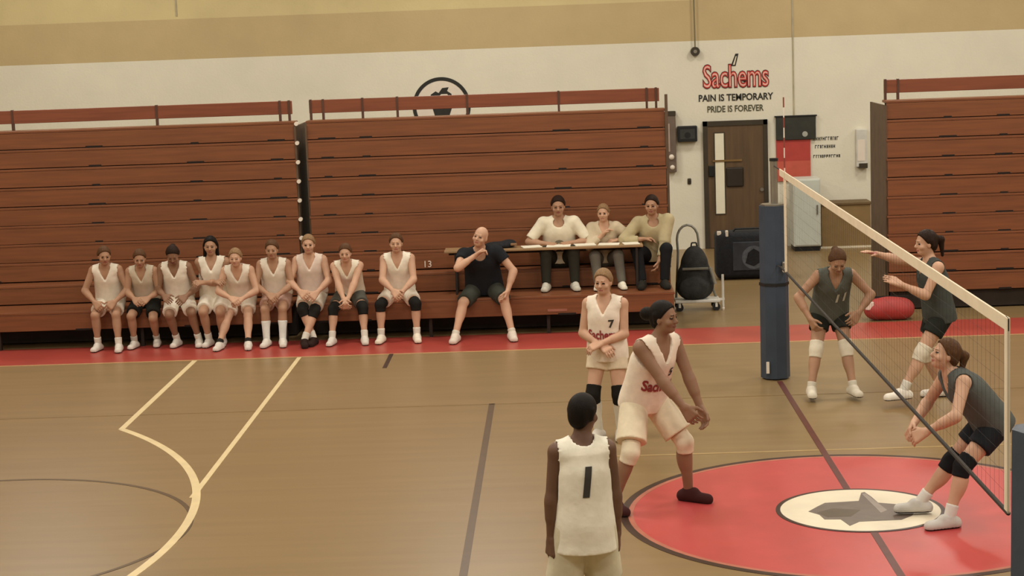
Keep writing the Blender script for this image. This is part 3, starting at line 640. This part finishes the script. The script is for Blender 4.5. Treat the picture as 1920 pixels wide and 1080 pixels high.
p7 = bench('bench player with black knee pads and hands clasped between the knees', -4.89, H=1.55, head=(0, 8, 0), hair='brown', style='pony', lean=26, slouch=14, pad='#1f1f1c', shorts='#5c5c54', fl=(.2, .32, 0), fr=(-.2, .32, 0), kl=(.35, 1, .7), kr=(-.35, 1, .7), hl=(.02, .42, .56), hr=(-.02, .42, .56), top='#ece0ca')
p8 = bench('rightmost bench player with black knee pads wide apart, nearest the coach', -4.27, H=1.63, head=(0, 2, 0), hair='brown', style='pony', lean=16, slouch=10, pad='#1c1b18', fl=(.22, .28, 0), fr=(-.22, .28, 0), kl=(.4, 1, .7), kr=(-.4, 1, .7), hl=(.06, .32, .62), hr=(-.04, .34, .64), top='#f0e6d2', shoe='#e6dcc8')
coach = person('bald coach in black shirt raising one hand to his mouth', (-3.22, 8.78, 0), H=1.80, yaw=0, pel=(0, -.1, .605), lean=18, side=-3, slouch=16, head=(-20, -6, -16), w=1.15, hair='grey', style=None, skin='fair',
    top='#1e2024', sleeve=.45, neck='crew', hem=-.03, shorts='#3c3e36', slen=.92, hr=(-.07, .33, 1.04), pr=(-1, .2, -.6), hl=(.30, .30, .58), pl=(1, -.3, .1), fl=(.34, .44, 0), fr=(-.35, .48, 0), kl=(.3, 1, .7), kr=(-.3, 1, .7), sock='#d0c8b8', sockh=.12, shoe='#dccfc0', curls={-1: .8, 1: .5}, vox=.009)
def tabled(label, x, **k):
    d = dict(H=1.7, yaw=0, pel=(0, 0, .845), lean=8, slouch=8, head=(0, 8, 0), fl=(.18, .36, .48), fr=(-.18, .36, .48), kl=(.2, 1, .8), kr=(-.2, 1, .8), hl=(.13, .26, 1.06), hr=(-.15, .28, 1.06), pl=(1, -.2, -.4), pr=(-1, -.2, -.4), hem=-.02, vox=.009, cvox=.011); d.update(k)
    return person(label, (x, 9.47, 0), **d)
m1 = tabled('dark-haired man in white printed t-shirt writing at the scorers table', -2.27, H=1.74, w=1.12, skin='tan', hair='dark', style='short', top='#e2d8c0', sleeve=.85, neck='crew', pants='#35342c', shoe='#c8c2b2', curl=.8)
decal(m1, 'shirt_print', 'o', .24, 0, .05, mat('print_grey', '#8c8470', rough=.8), off=.01)
m2 = tabled('fair girl in pale shirt at scorers table resting a hand on her chin', -1.70, H=1.52, hair='blond', style='pony', head=(-10, 4, 0), top='#c8b89c', sleeve=1.7, neck='v', pants='#6e6a60', hr=(-.02, .22, 1.15), pr=(-.7, .2, -1), hl=(.16, .2, 1.07), shoe='#e8e0cc', fl=(.2, .40, .48), fr=(-.1, .42, .48), pel=(0, 0, .82))
m3 = tabled('man in khaki shirt and black trousers at the right end of scorers table', -1.05, H=1.72, w=1.08, skin='tan', hair='dark', style='short', head=(-12, 4, 0), lean=14, side=-4, top='#b4a682', sleeve=1.75, neck='crew', pants='#191a1c', hr=(-.16, .26, 1.08), pr=(-1, .1, -.5), hl=(.02, .36, .80), pl=(1, -.1, .1), fl=(.08, .44, .48), fr=(-.2, .44, .48), kl=(.1, 1, .8), kr=(-.5, 1, .6), shoe='#26241e')
# players on court
g1 = person('ponytailed girl player in white with black knee pads behind the tall player', (-1.85, 2.75, 0), H=1.60, yaw=-14, pel=(0, 0, .83), lean=5, head=(-6, 4, 0), hair='blond', style='pony', pad='#1a1812', sock='#dcd6c6', sockh=.86, slen=.42, hl=(-.02, .2, .92), hr=(-.02, .17, .90), pl=(1, -.5, -.2), pr=(-1, -.5, -.2), fl=(.1, -.02, 0), fr=(-.1, .02, 0), hem=-.05, top='#ecdecb', shorts='#dccaae', vox=.008, cvox=.010)
decal(g1, 'chest_lettering', 'Sachems', .115, .0, -.02, m_jred, sx=.75, off=.004); decal(g1, 'chest_number', '7', .10, .075, .085, m_jblk, off=.003)
g2 = person('tall dark-haired player in white uniform striding right with arms out', (-1.60, .38, 0), H=1.76, yaw=36, pel=(.0, -.05, .86), lean=20, slouch=6, twist=-4, head=(26, -2, 0), skin='olive', hair='black', style='bun', pad='#e2d3b8', sock=None, slen=.80, bag=.022, top='#ecdcc8', shorts='#e4d5b8', shoe='#3c1c1a',
    hr=(.02, .48, .80), pr=(-.6, -.8, -.6), hl=(.26, .34, .78), pl=(.8, -.6, -.4), fl=(.28, .14, 0), fr=(-.36, .0, 0), kl=(.3, 1, .1), kr=(-.3, 1, .1), toe=(20, -10), hem=-.04, vox=.0075, cvox=.0095, w=1.02)
decal(g2, 'chest_lettering', 'Sachems', .125, .0, -.02, m_jred, sx=.72, off=.004); decal(g2, 'chest_number', '5', .10, .075, .095, m_jblk, off=.003)
n1 = person('short-haired player seen from behind wearing white jersey number 1', (-2.15, -3.3, 0), H=1.63, yaw=190, pel=(0, 0, .86), lean=3, head=(-38, 2, 0), skin='brown', hair='black', style='short', top='#ece5d2', shorts='#d6cdb2', slen=.85, bag=.02, hem=-.10, hl=(.205, .02, .76), hr=(-.205, .04, .72), pl=(1, -.6, 0), pr=(-1, -.6, 0), fl=(.13, 0, 0), fr=(-.13, .05, 0), vox=.0075, cvox=.0095, w=.93, curl=.35)
decal(n1, 'back_number', '1', .25, -.01, .07, m_jblk, back=True, off=.006, sx=1.1, shear=.12)
r1 = person('opposing player in dark grey jersey and white knee pads bending beyond net', (.40, 4.35, 0), H=1.66, yaw=4, pel=(.05, -.2, .86), lean=26, slouch=14, head=(0, 32, 0), hair='brown', style='pony', skin='tan', top='#5c6058', shorts='#22251f', slen=.5, pad='#dcd2bc', sock='#d2cab8', sockh=.15, shoe='#d8cfbc', hr=(-.22, .16, .82), pr=(-1, -.4, .1), hl=(.26, .16, .86), pl=(1, -.4, .1), fl=(.21, .14, 0), fr=(-.21, .1, 0), kl=(.2, 1, .1), kr=(-.2, 1, .1), hem=-.05, vox=.008, cvox=.010)
decal(r1, 'chest_marks', '11', .15, .06, .07, mat('pale_trim', '#c8c8bc', rough=.8), off=.004, shear=.1)
ra = person('opposing player at right stretching an arm left under the net tape', (1.37, 3.98, 0), H=1.72, yaw=-78, pel=(0, -.05, .88), lean=10, head=(0, 0, 0), hair='dark', style='pony', skin='fair', top='#454844', shorts='#20231e', slen=.5, pad='#dcd2bc', shoe='#e4dcce', hr=(-.05, .64, 1.50), pr=(0, .3, -1), hl=(.14, .40, 1.20), pl=(.3, -.3, -1), fl=(.14, .42, 0), fr=(-.18, -.15, 0), curl=.15, hem=-.05, vox=.009, cvox=.011, palm={-1: (0, 0, -1)})
rb = person('opposing player crouching at the right on the centre circle emblem', (.69, -.35, 0), H=1.66, yaw=-80, pel=(0, -.26, .74), lean=34, slouch=12, head=(0, -18, 0), hair='brown', style='pony', skin='fair', top='#565854', shorts='#1e2126', slen=.55, pad='#16171a', shoe='#c4c0b8', sock='#d8d4cc', hr=(-.16, .30, .72), pr=(-1, -.4, -.2), hl=(.20, .34, .74), pl=(1, -.4, -.2), fl=(.2, .16, 0), fr=(-.22, .24, 0), kl=(.15, 1, .1), kr=(-.15, 1, .1), hem=-.04, vox=.009, cvox=.011)
# ------------------------------------------------------------------ scorers table and small things
tb = empty('scorers_table', (-2.47, 9.13, .48), label='long narrow scorers table standing on the bleacher step', cat='table')
B().box(-1.24, 1.24, -.17, .17, .53, .56, .006).done('table_top', m_tablet, tb)
B().box(-1.2, 1.2, .12, .14, .47, .53).done('apron', m_under, tb)
for x in (-1.1, 1.16):
    for y in (-.13, .13): B().box(x-.014, x+.014, y-.014, y+.014, 0, .53).done('leg', m_under, tb)
for x, y, a, w_, lb in ((-1.375, 9.08, .1, .10, 'white paper sheet at right end before the khaki man'), (-1.65, 9.08, -.1, .13, 'white paper sheet lying in front of the fair girl'), (-1.95, 9.10, .12, .13, 'white paper sheet between the girl and the writing man'), (-2.28, 9.07, -.05, .15, 'white score sheet under the writing man hands'), (-2.62, 9.08, .2, .12, 'white paper sheet left of the writing man')):
    p_ = B(); p_.box(-w_, w_, -.10, .10, 0, .012, .003)
    o = p_.done('paper_sheet', m_paper); o.location = (x, y, 1.041); o.rotation_euler = (0, 0, a); tag(o, lb+' on the scorers table', 'paper', 'papers on the scorers table')
def blob(name, label, cat, loc, rads, m, extra=(), h=.012):
    g = Field((-.4, -.4, -.05), (.4, .4, .7), h)
    for c, r_ in rads: g.ell(c, r_, None, .03)
    g.plane((0, 0, .002), (0, 0, -1)); me, v, q = g.mesh(name, (0, 0, 0)); e = empty(name, loc, label=label, cat=cat); link('body', me, m, e)
    for nm, k, mm in extra: k.done(nm, mm, e)
    return e
blob('folded_jacket', 'black jacket bundled on scorers table behind the coach', 'jacket', (-3.0, 9.13, 1.041), [((0, 0, .03), (.16, .1, .05)), ((.1, .02, .05), (.09, .08, .05)), ((-.12, 0, .03), (.1, .08, .04))], m_blackcloth, (('lining', B().box(.12, .2, -.09, -.06, .03, .06, .008), mat('tan_lining', '#8a6a4a', rough=.8)),))
blob('backpack', 'grey-black backpack standing on the white luggage cart', 'backpack', (-.51, 10.22, .151), [((0, 0, .17), (.25, .13, .20)), ((0, 0, .32), (.225, .125, .2)), ((0, 0, .46), (.18, .12, .2)), ((0, 0, .57), (.13, .1, .13)), ((-.03, -.11, .15), (.19, .07, .15))], mat('backpack_cloth', '#2c2d2c', rough=.85, var=.35, scale=10, bump=.3),
     (('front_strap', B().box(-.17, .17, -.165, -.13, .40, .43, .006), mat('strap_grey', '#6c6a5e', rough=.8)), ('side_strap', B().cyl((.2, -.1, .42), (.26, -.1, .2), .02), mat('strap_light', '#8a887c', rough=.8)), ('top_loop', B().tube([(-.04, 0, .68), (-.03, 0, .74), (.03, 0, .74), (.04, 0, .68)], .01), m_black)))
blob('red_duffel_bag', 'red duffel bag lying on floor before right bleachers', 'bag', (1.80, 8.95, .003), [((0, 0, .14), (.28, .16, .15)), ((.15, 0, .13), (.17, .15, .14)), ((-.16, 0, .13), (.15, .15, .13))], mat('red_nylon', '#a8403c', rough=.6, var=.1), (('zip', B().box(-.25, .25, -.012, .012, .275, .295), m_black), ('name_patch', B().box(-.3, -.2, -.12, -.06, .14, .24, .01), m_cap)))
